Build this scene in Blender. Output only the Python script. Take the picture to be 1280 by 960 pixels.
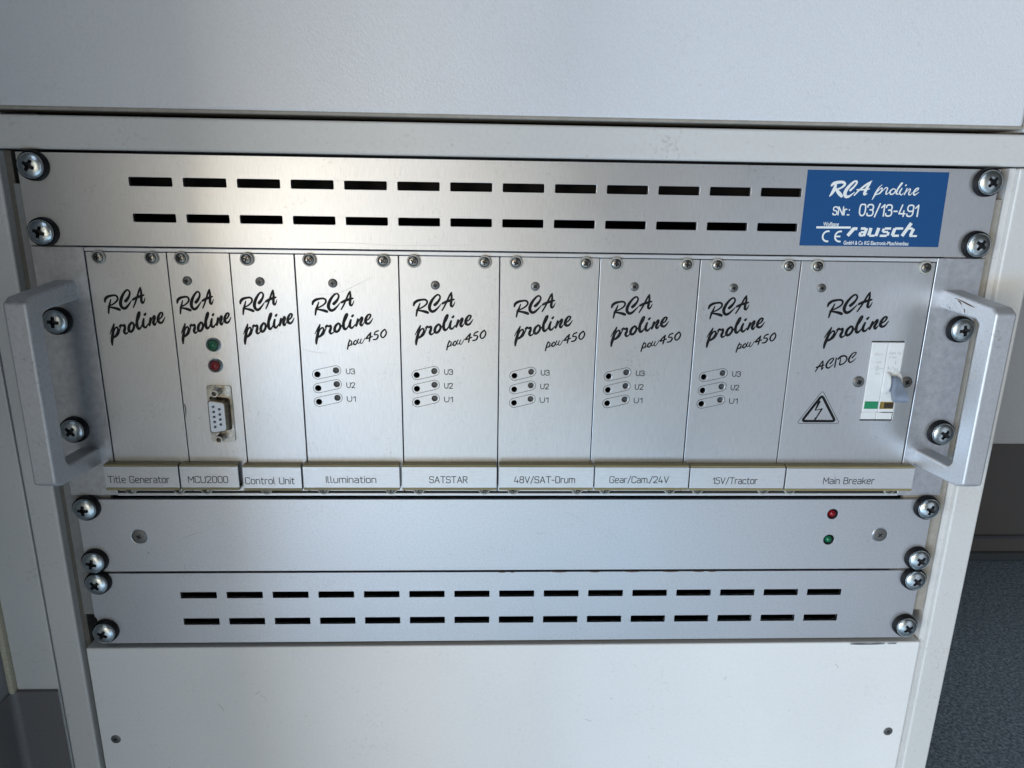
import bpy, bmesh, math, random, json
from mathutils import Matrix, Vector
random.seed(7)
scene = bpy.context.scene
for o in list(bpy.data.objects): bpy.data.objects.remove(o)
MM = 0.001
OZ = 400.0            # the rack's zero height lies 400 mm above the floor
def V(x, y, z): return Vector((x*MM, y*MM, (z+OZ)*MM))

# ---------------------------------------------------------------- camera
cam_d = bpy.data.cameras.new('camera'); cam = bpy.data.objects.new('camera', cam_d)
scene.collection.objects.link(cam); scene.camera = cam
cam_d.sensor_width = 36.0; cam_d.lens = 886.25/1280*36.0
cam_d.clip_start = 0.01; cam_d.clip_end = 60
Rm = Matrix(((0.9992431204325036, -0.006140669240722143, -0.03841195711740232),
             (-0.03539018961892978, 0.26637640903602844, -0.9632191563646388),
             (0.016146849446542214, 0.9638495219121845, 0.2659574747259497)))
cam.matrix_world = Matrix.Translation(V(-17.505, -362.518, 253.049)) @ Rm.to_4x4()
# ---------------------------------------------------------------- world and lamps
w = bpy.data.worlds.new('World'); scene.world = w; w.use_nodes = True
w.node_tree.nodes['Background'].inputs[0].default_value = (0.95, 0.95, 0.92, 1)
w.node_tree.nodes['Background'].inputs[1].default_value = 0.045
def area(name, loc, target, sx, sy, power, col):
    d = bpy.data.lights.new(name, 'AREA'); d.shape = 'RECTANGLE'; d.size = sx; d.size_y = sy
    d.energy = power; d.color = col
    o = bpy.data.objects.new(name, d); scene.collection.objects.link(o)
    o.location = V(*loc); o.rotation_euler = (V(*target)-V(*loc)).to_track_quat('-Z', 'Y').to_euler()
    return o
area('doorway_light', (-500, -1900, 270), (-60, 0, 120), 0.76, 0.75, 4.3, (1.0, 0.93, 0.80))
area('warm_left_fill', (-1050, -1700, 200), (-60, 0, 120), 0.4, 0.9, 12.0, (1.0, 0.84, 0.62))  # added fill lamp, power and tint fitted to the tones; no known window
area('cool_left_fill', (-1300, -1100, 150), (-60, 0, 120), 0.4, 0.9, 13.5, (0.90, 0.96, 1.0))  # second added fill from the left, fitted the same way
area('low_left_light', (-1100, -1500, -250), (-60, 0, 0), 0.6, 0.3, 11.0, (0.20, 0.55, 1.0))
area('warm_low_fill', (-130, -1900, -330), (0, 0, 60), 0.75, 0.55, 1.9, (1.0, 0.86, 0.62))  # unseen lamp added in place of light reflected by the floor
area('left_bounce_fill', (-250, -700, -370), (0, 0, -20), 0.7, 0.35, 0.4, (0.95, 0.88, 1.0))  # added out-of-view lamp standing in for floor bounce, left part
area('bounce_fill', (50, -700, -370), (50, 0, -20), 0.6, 0.35, 0.75, (0.35, 0.72, 1.0))  # added lamp near the floor, imitates its bounced light
area('right_bounce_fill', (350, -600, -340), (100, 0, -40), 0.6, 0.35, 0.36, (0.85, 0.88, 1.0))  # added lamp for bounce on the right, lifts the right post
area('side_window_light', (900, -1300, 100), (150, 0, 0), 0.6, 0.9, 1.4, (0.76, 0.85, 1.0))
area('high_left_light', (-480, -900, 1000), (-150, 0, 350), 0.8, 0.5, 2.4, (0.62, 0.78, 1.0))  # extra lamp added to brighten the drawer front
scene.view_settings.view_transform = 'Standard'; scene.view_settings.look = 'None'
scene.view_settings.exposure = 0.13; scene.view_settings.gamma = 1.0
scene.render.resolution_x = 1024; scene.render.resolution_y = 768

# ---------------------------------------------------------------- materials
def mat(name, col, rough=0.5, metal=0.0, **k):
    m = bpy.data.materials.new(name); m.use_nodes = True; nt = m.node_tree
    b = nt.nodes['Principled BSDF']
    b.inputs['Base Color'].default_value = (*col, 1); b.inputs['Roughness'].default_value = rough
    b.inputs['Metallic'].default_value = metal
    for kk, v in k.items():
        if kk in b.inputs: b.inputs[kk].default_value = v
    return m
def N(nt, t, **k):
    n = nt.nodes.new(t)
    for a, v in k.items(): setattr(n, a, v)
    return n
def noise(nt, co, scale, detail=2, vec=(1, 1, 1), rough=0.5):
    mp = N(nt, 'ShaderNodeMapping'); mp.inputs['Scale'].default_value = vec
    nt.links.new(co, mp.inputs[0])
    n = N(nt, 'ShaderNodeTexNoise'); n.inputs['Scale'].default_value = scale
    n.inputs['Detail'].default_value = detail; n.inputs['Roughness'].default_value = rough
    nt.links.new(mp.outputs[0], n.inputs['Vector']); return n.outputs['Fac']
def ramp(nt, fac, a, b, ca, cb):
    r = N(nt, 'ShaderNodeMapRange'); r.inputs[1].default_value = a; r.inputs[2].default_value = b
    r.inputs[3].default_value = ca; r.inputs[4].default_value = cb
    nt.links.new(fac, r.inputs[0]); return r.outputs[0]
def surface(name, col, rough, metal=0.0, grain=None, grain_col=0.06, bump=0.1, bump_scale=600, dirt=None, dirt_amt=0.0,
            rough_var=0.05, aniso=0.0, dirt_scale=30, spec=None, bump_vec=(1, 1, 1), bump_dist=0.0002, coat=0.0):
    """base colour * grain * dirt, roughness variation, fine relief; all in world metres"""
    m = mat(name, col, rough, metal); nt = m.node_tree; b = nt.nodes['Principled BSDF']
    co = N(nt, 'ShaderNodeNewGeometry').outputs['Position']
    g = noise(nt, co, 1.0, 3, grain or (400, 400, 400), 0.6)
    f = ramp(nt, g, 0.3, 0.7, 1-grain_col, 1+grain_col)
    big = noise(nt, co, 9.0, 3)
    f2 = ramp(nt, big, 0.3, 0.7, 0.97, 1.03)
    mu = N(nt, 'ShaderNodeMath', operation='MULTIPLY'); nt.links.new(f, mu.inputs[0]); nt.links.new(f2, mu.inputs[1])
    vm = N(nt, 'ShaderNodeVectorMath', operation='SCALE'); vm.inputs[0].default_value = col
    nt.links.new(mu.outputs[0], vm.inputs['Scale'])
    out = vm.outputs[0]
    if dirt:
        dn = noise(nt, co, dirt_scale, 6, (1, 1, 1), 0.7)
        sp = noise(nt, co, dirt_scale*16, 2)
        ad = N(nt, 'ShaderNodeMath', operation='MULTIPLY'); nt.links.new(dn, ad.inputs[0]); nt.links.new(sp, ad.inputs[1])
        fac = ramp(nt, ad.outputs[0], 0.33, 0.50, 0.0, dirt_amt)
        mx = N(nt, 'ShaderNodeMix', data_type='RGBA'); nt.links.new(fac, mx.inputs[0])
        nt.links.new(out, mx.inputs[6]); mx.inputs[7].default_value = (*dirt, 1); out = mx.outputs[2]
    nt.links.new(out, b.inputs['Base Color'])
    rr = ramp(nt, big, 0.3, 0.7, rough-rough_var, rough+rough_var); nt.links.new(rr, b.inputs['Roughness'])
    bp = N(nt, 'ShaderNodeBump'); bp.inputs['Strength'].default_value = bump; bp.inputs['Distance'].default_value = bump_dist
    h = noise(nt, co, bump_scale, 2, bump_vec); nt.links.new(h, bp.inputs['Height']); nt.links.new(bp.outputs[0], b.inputs['Normal'])
    if aniso:
        b.inputs['Anisotropic'].default_value = aniso; tv = N(nt, 'ShaderNodeCombineXYZ'); tv.inputs[0].default_value = 1; tv.inputs[1].default_value = 0.02
        nt.links.new(tv.outputs[0], b.inputs['Tangent'])
    if coat: b.inputs['Coat Weight'].default_value = coat; b.inputs['Coat Roughness'].default_value = 0.25
    if spec is not None: b.inputs['Specular IOR Level'].default_value = spec
    return m
M = {}
M['brushed'] = surface('brushed_aluminium', (0.60, 0.605, 0.61), 0.40, 0.88,  grain=(2600, 2600, 160), grain_col=0.065, bump=0.18, bump_scale=1.0, bump_vec=(2600, 2600, 220), dirt=(0.30, 0.29, 0.27), dirt_amt=0.35, dirt_scale=38)
M['satin'] = surface('satin_aluminium', (0.62, 0.63, 0.65), 0.44, 0.85, grain=(900, 900, 900), grain_col=0.07, bump=0.25, bump_scale=1400, dirt=(0.33, 0.32, 0.30), dirt_amt=0.3, dirt_scale=40)
M['flange'] = surface('clouded_aluminium', (0.58, 0.59, 0.61), 0.42, 0.85, grain=(260, 260, 260), grain_col=0.13, bump=0.12, dirt=(0.3, 0.28, 0.25), dirt_amt=0.5, dirt_scale=60)
M['handle'] = surface('anodised_handle', (0.54, 0.55, 0.57), 0.5, 0.6, grain=(700, 700, 700), grain_col=0.07, bump=0.2, bump_scale=1500, dirt=(0.20, 0.15, 0.11), dirt_amt=0.55, dirt_scale=34)
M['paint'] = surface('white_enamel_paint', (0.625, 0.62, 0.60), 0.42, 0.0, grain=(500, 500, 500), grain_col=0.025, bump=0.12, bump_scale=500, dirt=(0.36, 0.33, 0.28), dirt_amt=0.45, dirt_scale=32)
M['door_paint'] = surface('white_door_enamel', (0.79, 0.79, 0.775), 0.40, 0.0, grain=(500, 500, 500), grain_col=0.025, bump=0.12, bump_scale=500, dirt=(0.42, 0.40, 0.36), dirt_amt=0.3, dirt_scale=30)
M['rim_shaded'] = surface('shaded_return_edge', (0.13, 0.12, 0.10), 0.6, grain_col=0.15)  # shade of the left gap put into the colour of the return
M['rail_shaded'] = surface('shaded_rail_edge', (0.24, 0.24, 0.235), 0.5, grain_col=0.1)  # left rail only: its shadow is painted in as a darker tone
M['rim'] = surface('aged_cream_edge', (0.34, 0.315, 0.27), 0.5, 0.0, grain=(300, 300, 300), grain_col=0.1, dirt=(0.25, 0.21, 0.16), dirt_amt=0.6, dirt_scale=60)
M['textured'] = surface('leather_grain_laminate', (0.69, 0.705, 0.73), 0.34, 0.0, grain=(700, 700, 700), grain_col=0.03, bump=0.42, bump_scale=1250, bump_dist=0.0003, dirt=(0.4, 0.38, 0.35), dirt_amt=0.15)
M['wall'] = surface('pale_wall_panel', (0.74, 0.77, 0.80), 0.5, 0.0, grain=(200, 200, 200), grain_col=0.03, bump=0.1)
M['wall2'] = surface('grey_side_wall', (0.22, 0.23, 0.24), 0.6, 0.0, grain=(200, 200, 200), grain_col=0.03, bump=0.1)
M['filler'] = surface('grey_filler_laminate', (0.34, 0.36, 0.36), 0.5, 0.0, grain=(300, 300, 300), grain_col=0.04, bump=0.1, dirt=(0.2, 0.2, 0.18), dirt_amt=0.4)
M['sealant'] = surface('yellowed_sealant', (0.50, 0.46, 0.34), 0.7, 0.0, grain=(900, 900, 900), grain_col=0.15, bump=0.5, bump_scale=900)
M['skirt'] = surface('dark_grey_vinyl', (0.15, 0.142, 0.14), 0.45, 0.0, grain=(700, 700, 700), grain_col=0.1, bump=0.15, bump_scale=900)
M['trim'] = surface('dull_metal_trim', (0.22, 0.24, 0.26), 0.35, 0.7, bump=0.05)
M['inside'] = mat('dark_interior', (0.006, 0.006, 0.007), 0.8)
M['seam'] = mat('dark_joint', (0.02, 0.02, 0.02), 0.8)
M['ink'] = surface('black_print', (0.006, 0.006, 0.007), 0.6, spec=0.25, grain_col=0.3, dirt=(0.16, 0.16, 0.16), dirt_amt=0.5, dirt_scale=130)
M['ink_fine'] = mat('thin_grey_print', (0.025, 0.025, 0.03), 0.6, **{'Specular IOR Level': 0.3})
M['white_ink'] = surface('white_print', (0.78, 0.80, 0.78), 0.5, bump=0.05, grain_col=0.03)
M['blue'] = surface('blue_sticker_film', (0.001, 0.062, 0.20), 0.42, 0.0, grain=(1500, 1500, 1500), grain_col=0.05, bump=0.1, bump_scale=900)
M['zinc'] = surface('zinc_plated_steel', (0.62, 0.68, 0.70), 0.30, 1.0, grain=(700, 700, 700), grain_col=0.12, bump=0.35, bump_scale=900, rough_var=0.08)
M['recess'] = surface('shaded_recess_steel', (0.045, 0.047, 0.05), 0.38, 0.7, bump=0.2)  # shade inside the cross slot painted as a near-black metal
M['nickel'] = surface('nickel_steel', (0.44, 0.43, 0.40), 0.36, 1.0, grain=(900, 900, 900), grain_col=0.15, bump=0.3, bump_scale=900)
M['black_plastic'] = surface('black_plastic', (0.006, 0.006, 0.008), 0.5, bump=0.08, spec=0.2)
M['nylon'] = surface('translucent_nylon', (0.52, 0.51, 0.46), 0.35, bump=0.08)
M['nylon'].node_tree.nodes['Principled BSDF'].inputs['Transmission Weight'].default_value = 0.25
M['white_plastic'] = surface('white_plastic', (0.72, 0.73, 0.72), 0.35, bump=0.08, grain_col=0.03, dirt=(0.42, 0.38, 0.3), dirt_amt=0.3, dirt_scale=120)
M['insert'] = mat('white_connector_insert', (0.74, 0.78, 0.84), 0.4)
M['lever'] = surface('grey_blue_plastic', (0.22, 0.26, 0.33), 0.35, bump=0.08)
M['green_plastic'] = mat('green_indicator', (0.005, 0.22, 0.09), 0.25)
M['amber'] = surface('dirty_amber_window', (0.28, 0.19, 0.03), 0.35, grain=(900, 900, 300), grain_col=0.5)
M['brown_stain'] = surface('brown_soot', (0.035, 0.022, 0.012), 0.7, grain_col=0.4)
M['shell_dark'] = surface('brown_shell_wall', (0.17, 0.14, 0.10), 0.3, 0.9, grain=(500, 500, 500), grain_col=0.4)  # tin wall; its dark reflection is put into the brown base colour
M['screw_dark'] = surface('dark_nickel_screw', (0.25, 0.24, 0.22), 0.3, 1.0, bump=0.3, bump_scale=900)
M['dull'] = surface('dull_screw_steel', (0.19, 0.188, 0.18), 0.45, 0.8, bump=0.2, bump_scale=900)
M['shell'] = surface('tinned_shell', (0.47, 0.44, 0.38), 0.28, 1.0, grain=(500, 500, 500), grain_col=0.3, dirt=(0.12, 0.04, 0.02), dirt_amt=0.95, dirt_scale=260)
M['olive'] = surface('olive_plastic_edge', (0.24, 0.205, 0.10), 0.45, 0.0, grain=(60, 900, 900), grain_col=0.15)
M['strip'] = surface('silver_strip_face', (0.66, 0.67, 0.68), 0.38, 0.6, grain=(200, 1600, 1600), grain_col=0.05, bump=0.1, bump_scale=900, dirt=(0.33, 0.33, 0.34), dirt_amt=0.3, dirt_scale=70)
M['engrave'] = surface('worn_engraving', (0.045, 0.045, 0.05), 0.6, grain=(140, 140, 140), grain_col=0.5, dirt=(0.30, 0.31, 0.33), dirt_amt=0.5, dirt_scale=28)
M['led_red'] = mat('red_led_lens', (0.20, 0.004, 0.008), 0.12); M['led_green'] = mat('green_led_lens', (0.004, 0.12, 0.055), 0.12)
M['led_off'] = mat('smoked_led', (0.05, 0.055, 0.06), 0.25)
M['smudge'] = surface('dried_smudge', (0.36, 0.355, 0.35), 0.5, grain_col=0.2)
M['scuff'] = mat('dark_scuff', (0.05, 0.05, 0.055), 0.6)
M['grime'] = surface('rusty_grime', (0.10, 0.06, 0.035), 0.7, grain_col=0.4)
# speckled vinyl floor
def floor_mat():
    m = mat('speckled_blue_vinyl', (0.05, 0.07, 0.09), 0.45); nt = m.node_tree; b = nt.nodes['Principled BSDF']
    co = N(nt, 'ShaderNodeNewGeometry').outputs['Position']
    n1 = noise(nt, co, 260, 3, (1, 1, 1), 0.7); n2 = noise(nt, co, 90, 2); n3 = noise(nt, co, 420, 1)
    cr = N(nt, 'ShaderNodeValToRGB'); e = cr.color_ramp.elements
    e[0].position = 0.32; e[0].color = (0.075, 0.106, 0.138, 1); e[1].position = 0.70; e[1].color = (0.55, 0.66, 0.76, 1)
    x = e.new(0.5); x.color = (0.24, 0.32, 0.40, 1)
    nt.links.new(n1, cr.inputs[0])
    f = ramp(nt, n3, 0.24, 0.34, 0.35, 1.0); g = ramp(nt, n2, 0.3, 0.7, 0.85, 1.15)
    mu = N(nt, 'ShaderNodeMath', operation='MULTIPLY'); nt.links.new(f, mu.inputs[0]); nt.links.new(g, mu.inputs[1])
    vm = N(nt, 'ShaderNodeVectorMath', operation='SCALE'); nt.links.new(cr.outputs[0], vm.inputs[0]); nt.links.new(mu.outputs[0], vm.inputs['Scale'])
    nt.links.new(vm.outputs[0], b.inputs['Base Color'])
    bp = N(nt, 'ShaderNodeBump'); bp.inputs['Strength'].default_value = 0.2; bp.inputs['Distance'].default_value = 0.0005
    nt.links.new(n1, bp.inputs['Height']); nt.links.new(bp.outputs[0], b.inputs['Normal']); return m
M['floor'] = floor_mat()
# traced lettering: lists of (x mm, z mm, width mm)
AC=[[[165.29,197.53,0.5],[164.51,195.48,0.78],[163.58,193.18,0.93],[163.01,190.34,0.64]],[[161.74,196.22,0.71],[162.24,197.74,1.13],[163.86,198.91,1.13],[165.91,199.43,0.92],[168.02,199.62,0.85],[169.26,198.87,0.85],[169.21,197.46,0.78],[167.81,196.04,0.71],[165.84,194.89,0.64],[163.97,194.24,0.57]],[[163.34,193.64,0.71],[166.07,193.27,0.93],[168.28,192.77,1.21],[169.66,192.29,1.14]],[[173.7,196.7,1.28],[174.86,197.77,1.21],[176.06,199.29,0.92],[176.76,201.05,0.78],[176.15,202.26,0.71],[175.08,202.32,0.78],[173.5,201.01,0.92],[171.72,198.54,1.21],[170.68,195.9,1.35],[170.87,194.06,1.28],[172.03,192.98,1.21],[173.55,193.35,1.07],[175.44,195.06,0.71],[177.2,197.09,0.36]],[[177.8,193.57,0.57],[179.22,195.98,0.71],[180.86,199.34,0.78],[182.48,202.68,0.78],[183.3,203.81,0.5]],[[183.17,203.74,0.57],[183.35,201.64,0.85],[183.07,198.84,1.07],[182.88,196.55,1.07],[183.6,195.82,0.78],[184.5,196.92,0.57],[185.19,198.51,0.28]],[[178.1,197.52,0.92],[179.92,198.45,1.07],[182.29,199.25,1.07],[184.61,199.91,0.71]],[[165.27,184.85,0.64],[164.41,181.98,1.0],[163.47,178.37,1.29],[162.81,175.84,1.15],[162.64,173.84,0.72]],[[162.16,179.51,0.36],[163.65,182.33,0.5],[165.21,184.78,0.5]],[[164.17,179.82,0.5],[165.45,182.27,0.57],[166.59,183.14,0.79],[167.26,182.18,0.86],[166.7,180.49,0.93],[165.42,178.57,1.01],[163.75,177.65,0.72]],[[165.32,178.03,0.43],[167.1,179.48,0.5],[168.12,181.65,0.5],[169.05,183.99,0.57]],[[168.33,183.52,0.72],[169.29,184.35,0.93],[170.07,183.89,0.79],[171.26,184.37,0.93],[171.31,182.76,1.08],[170.67,180.95,1.15],[171.3,179.77,0.86],[172.87,180.69,0.5],[173.46,182.06,0.36]],[[175.73,185.73,0.86],[174.15,184.21,1.08],[173.46,182.06,1.22],[174.21,180.88,1.08],[175.62,181.54,1.01],[176.77,183.52,1.01],[176.52,185.24,0.93],[175.55,185.77,0.72]],[[176.81,183.24,0.43],[178.19,184.9,0.36]],[[177.1,183.7,0.43],[179.07,186.23,0.57],[180.49,188.74,0.64],[181.16,190.7,0.64],[180.81,191.33,0.5],[180.0,190.33,0.79],[179.06,187.48,1.08],[178.57,184.26,1.29],[179.27,182.47,1.15],[180.61,183.13,0.72],[181.98,185.29,0.36]],[[182.98,187.69,0.79],[182.25,185.36,1.15],[182.4,183.68,1.15],[183.55,183.23,0.86],[185.33,185.21,0.36]],[[183.81,189.77,1.0],[184.42,190.48,0.72]],[[186.96,188.19,0.86],[186.45,186.12,1.08],[185.83,184.32,0.86]],[[186.19,185.04,0.43],[187.97,187.92,0.57],[189.27,189.29,0.86],[189.38,188.11,1.0],[188.3,185.78,1.15],[188.97,184.53,0.86],[190.23,186.15,0.36]],[[190.84,186.8,0.43],[193.27,188.5,0.65],[194.24,190.3,0.79],[193.88,191.0,0.65],[192.76,190.57,0.86],[191.48,188.49,1.15],[191.32,186.52,1.29],[192.4,185.64,1.01],[193.81,186.26,0.79],[195.47,188.7,0.29]]]
POW=[[[15.56,176.23,0.42],[14.85,174.15,0.63],[14.17,171.22,0.56]],[[14.51,173.97,0.28],[15.86,175.59,0.42],[16.51,175.06,0.49],[15.92,173.52,0.56],[14.61,172.72,0.35]],[[16.29,173.1,0.21],[17.63,174.89,0.35]],[[18.65,175.97,0.49],[17.63,174.96,0.63],[17.6,173.75,0.63],[18.54,173.76,0.56],[19.27,175.01,0.49],[18.72,175.9,0.35]],[[19.04,174.55,0.21],[20.2,176.52,0.35]],[[20.03,176.62,0.38],[19.45,174.98,0.49],[20.1,174.27,0.35],[21.04,175.56,0.32],[21.5,176.64,0.35]],[[21.5,176.64,0.38],[20.85,174.99,0.49],[21.58,174.21,0.35],[22.68,175.72,0.32],[23.33,177.15,0.28]],[[26.38,179.88,0.56],[25.14,178.52,0.63],[24.0,177.01,0.63]],[[23.94,176.8,0.63],[25.61,177.24,0.56],[27.25,178.07,0.49]],[[26.48,180.02,0.56],[25.95,177.46,0.7],[25.53,175.39,0.56]],[[30.36,181.04,0.63],[28.91,180.39,0.56],[28.27,178.9,0.49],[29.74,178.98,0.56],[30.19,178.1,0.7],[29.31,176.67,0.63],[27.74,176.33,0.56]],[[33.65,181.78,0.63],[32.13,180.35,0.7],[31.61,178.57,0.7],[32.53,177.44,0.56],[33.89,178.52,0.63],[34.48,180.37,0.63],[33.82,181.71,0.56]]]
ACDC=[[[159.75,160.87,0.43],[161.11,163.59,0.57],[162.66,166.25,0.48],[163.16,166.9,0.33]],[[163.17,166.86,0.43],[163.26,165.29,0.62],[163.05,163.36,0.62],[163.02,162.1,0.57],[164.0,163.37,0.24]],[[159.96,163.22,0.62],[161.79,163.83,0.67],[164.01,164.5,0.48]],[[167.26,165.37,0.67],[168.3,166.77,0.57],[168.79,168.1,0.48],[168.09,168.34,0.48],[166.57,167.24,0.62],[165.32,165.07,0.76],[165.47,163.43,0.76],[166.68,162.95,0.62],[168.19,164.12,0.38],[169.12,165.21,0.19]],[[170.22,168.42,0.52],[170.07,166.07,0.62],[169.97,163.36,0.53]],[[172.47,168.49,0.33],[172.51,166.57,0.52],[172.33,164.93,0.57]],[[171.21,167.83,0.67],[172.49,169.21,0.76],[174.32,169.7,0.71],[175.62,168.99,0.67],[175.89,167.55,0.57],[174.89,165.74,0.52],[172.77,164.69,0.62]],[[178.76,168.66,0.62],[179.77,169.94,0.52],[180.53,171.24,0.48],[180.11,171.67,0.43],[178.67,170.94,0.57],[177.32,168.77,0.76],[177.08,167.13,0.76],[177.93,166.17,0.67],[179.5,166.91,0.43],[180.97,168.56,0.19]]]
STK=[[[157.36,257.41,1.19],[156.87,255.21,1.83],[155.68,252.85,1.2],[154.86,251.85,0.48]],[[155.22,257.0,0.95],[156.46,258.11,1.59],[159.16,258.71,1.43],[161.17,258.6,1.35],[161.84,257.55,1.27],[160.34,256.02,0.96],[157.69,255.04,0.8]],[[157.65,255.3,1.03],[159.28,253.63,1.83],[160.98,252.06,1.6]],[[165.09,254.89,1.12],[166.66,256.5,0.96],[167.8,258.22,0.95],[167.76,259.27,0.8],[166.3,258.91,1.11],[163.95,256.46,1.59],[162.58,253.79,1.83],[163.18,251.83,1.6],[164.99,252.01,1.04],[167.35,253.94,0.4]],[[167.45,252.47,0.64],[169.67,255.04,0.88],[172.86,257.73,1.04],[175.46,259.55,0.4]],[[174.79,258.71,0.88],[173.35,255.86,1.44],[172.45,253.08,1.28],[173.92,253.4,0.4]],[[168.44,255.21,0.64],[171.64,255.26,0.8],[174.85,255.69,0.48]],[[180.93,257.79,0.32],[179.48,256.33,0.72],[178.43,254.04,1.28],[177.7,252.32,1.04],[176.89,250.52,0.48]],[[178.97,254.43,0.48],[180.7,256.16,0.72],[181.28,255.53,0.8],[180.29,253.69,0.88],[178.6,252.98,0.56]],[[180.52,253.51,0.32],[182.05,255.24,0.32]],[[181.68,255.04,0.4],[183.07,256.39,0.72],[184.01,256.03,0.72],[183.57,254.51,0.96],[183.7,253.18,0.8],[185.22,254.23,0.32]],[[186.76,255.88,0.8],[185.54,254.73,0.96],[185.99,253.22,0.88],[187.62,253.81,0.8],[188.16,255.41,0.72],[186.94,256.0,0.56]],[[187.87,254.0,0.4],[189.87,256.5,0.56],[191.23,258.71,0.56],[190.54,258.51,0.8],[189.24,255.92,1.12],[188.8,253.75,1.04],[190.07,253.36,0.48]],[[191.33,256.15,0.8],[190.46,254.12,1.04],[191.53,253.0,0.64],[192.48,254.08,0.32]],[[192.98,257.61,0.96],[193.33,257.92,0.72]],[[193.94,256.19,0.8],[193.02,253.25,0.88]],[[193.31,253.9,0.4],[195.1,255.94,0.72],[195.77,255.57,0.8],[195.14,253.82,0.96],[195.95,253.07,0.64],[197.08,254.27,0.32]],[[197.67,254.35,0.48],[199.41,255.44,0.64],[199.85,256.4,0.64],[198.76,256.19,0.88],[197.71,254.54,1.12],[198.2,253.1,0.96],[200.34,254.47,0.32]]]
RAU=[[[150.19,236.47,0.89],[167.96,236.61,0.89]],[[169.83,236.33,1.62],[166.93,232.54,1.46]],[[169.65,236.17,1.21],[171.49,236.04,1.21]],[[173.29,236.22,1.05],[175.72,236.25,1.05]],[[176.3,236.42,1.38],[175.27,232.5,1.38]],[[173.0,232.7,0.89],[175.03,232.73,0.89]],[[173.48,234.43,0.81],[175.59,234.46,0.81]],[[173.38,234.27,1.14],[173.09,232.7,1.14]],[[178.51,236.6,1.46],[177.87,232.85,1.46]],[[178.09,232.7,0.89],[180.94,232.74,0.89]],[[182.56,236.66,1.46],[181.57,232.59,1.46]],[[188.9,236.44,0.97],[185.65,236.39,0.97]],[[185.26,236.31,1.14],[184.82,234.74,1.14]],[[184.91,234.67,0.89],[187.55,234.71,0.89]],[[187.97,234.63,1.14],[187.56,232.91,1.14]],[[187.25,232.78,0.98],[183.59,232.73,0.98]],[[195.2,236.53,0.98],[190.93,236.47,0.98]],[[190.93,236.47,1.46],[190.08,232.94,1.47]],[[190.09,232.86,0.98],[193.56,232.91,0.98]],[[199.01,239.31,1.54],[195.21,232.78,1.55]],[[197.23,236.56,0.98],[200.08,236.6,0.98]],[[200.71,236.53,1.38],[199.47,232.99,1.39]],[[199.09,232.83,0.82],[202.96,232.88,0.82]]]

# ---------------------------------------------------------------- helpers
C = scene.collection
def thing(name, label, cat, at, group=None):
    o = bpy.data.objects.new(name, None); C.objects.link(o); o.empty_display_size = 0.01
    o.location = V(*at); o['origin'] = list(at); o['label'] = label; o['category'] = cat
    if group: o['group'] = group
    return o
ORG = {}
def org(o): return Vector(o['origin']) if o is not None and 'origin' in o else Vector((0, 0, -OZ))
def link(name, me, m, parent=None, at=None, kind=None, label=None, rot=0.0):
    """me is in rack millimetres; at = the part's own origin (mm), verts stay where they are.  """
    o = bpy.data.objects.new(name, me); C.objects.link(o)
    if m is not None:
        me.materials.clear(); me.materials.append(m)
    p = org(parent)
    if at is None: at = p
    at = Vector(at)
    me.transform(Matrix.Scale(MM, 4) @ Matrix.Translation(-at))
    o['origin'] = list(at)
    if parent is None: o.location = V(*at)
    else: o.parent = parent; o.location = (at-p)*MM
    if kind: o['kind'] = kind
    if label: o['label'] = label
    return o
def inst(name, me, parent, at, rot=0.0, label=None):
    """shared mesh already in metres round its own origin, front towards -Y; rot turns it in the panel plane"""
    o = bpy.data.objects.new(name, me); C.objects.link(o); o.parent = parent
    o.location = (Vector(at)-org(parent))*MM; o.rotation_euler = (0, rot, 0); o['origin'] = list(at)
    if label: o['label'] = label
    return o
def tomesh(bm, name='m', smooth=False, angle=None):
    me = bpy.data.meshes.new(name); bmesh.ops.recalc_face_normals(bm, faces=bm.faces); bm.to_mesh(me); bm.free()
    if smooth:
        me.polygons.foreach_set('use_smooth', [True]*len(me.polygons))
        me.set_sharp_from_angle(angle=math.radians(angle or 35))
    return me
def box(bm, x0, x1, y0, y1, z0, z1, bev=0.0, seg=2):
    r = bmesh.ops.create_cube(bm, size=1); vs = r['verts']
    for v in vs: v.co = Vector(((x0+x1)/2+v.co.x*(x1-x0), (y0+y1)/2+v.co.y*(y1-y0), (z0+z1)/2+v.co.z*(z1-z0)))
    if bev:
        es = list({e for v in vs for e in v.link_edges})
        bmesh.ops.bevel(bm, geom=es, offset=bev, segments=seg, profile=0.5, affect='EDGES', clamp_overlap=True)
def boxme(*a, **k):
    bm = bmesh.new(); box(bm, *a, **k); return tomesh(bm)
def rrect(x0, x1, z0, z1, r=0.0, n=4):
    if r <= 0: return [(x0, z0), (x1, z0), (x1, z1), (x0, z1)]
    p = []
    for cx, cz, a in ((x1-r, z0+r, -90), (x1-r, z1-r, 0), (x0+r, z1-r, 90), (x0+r, z0+r, 180)):
        for i in range(n+1):
            t = math.radians(a+90*i/n); p.append((cx+r*math.cos(t), cz+r*math.sin(t)))
    return p
def circ(x, z, r, n=20): return [(x+r*math.cos(2*math.pi*i/n), z+r*math.sin(2*math.pi*i/n)) for i in range(n)]
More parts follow.
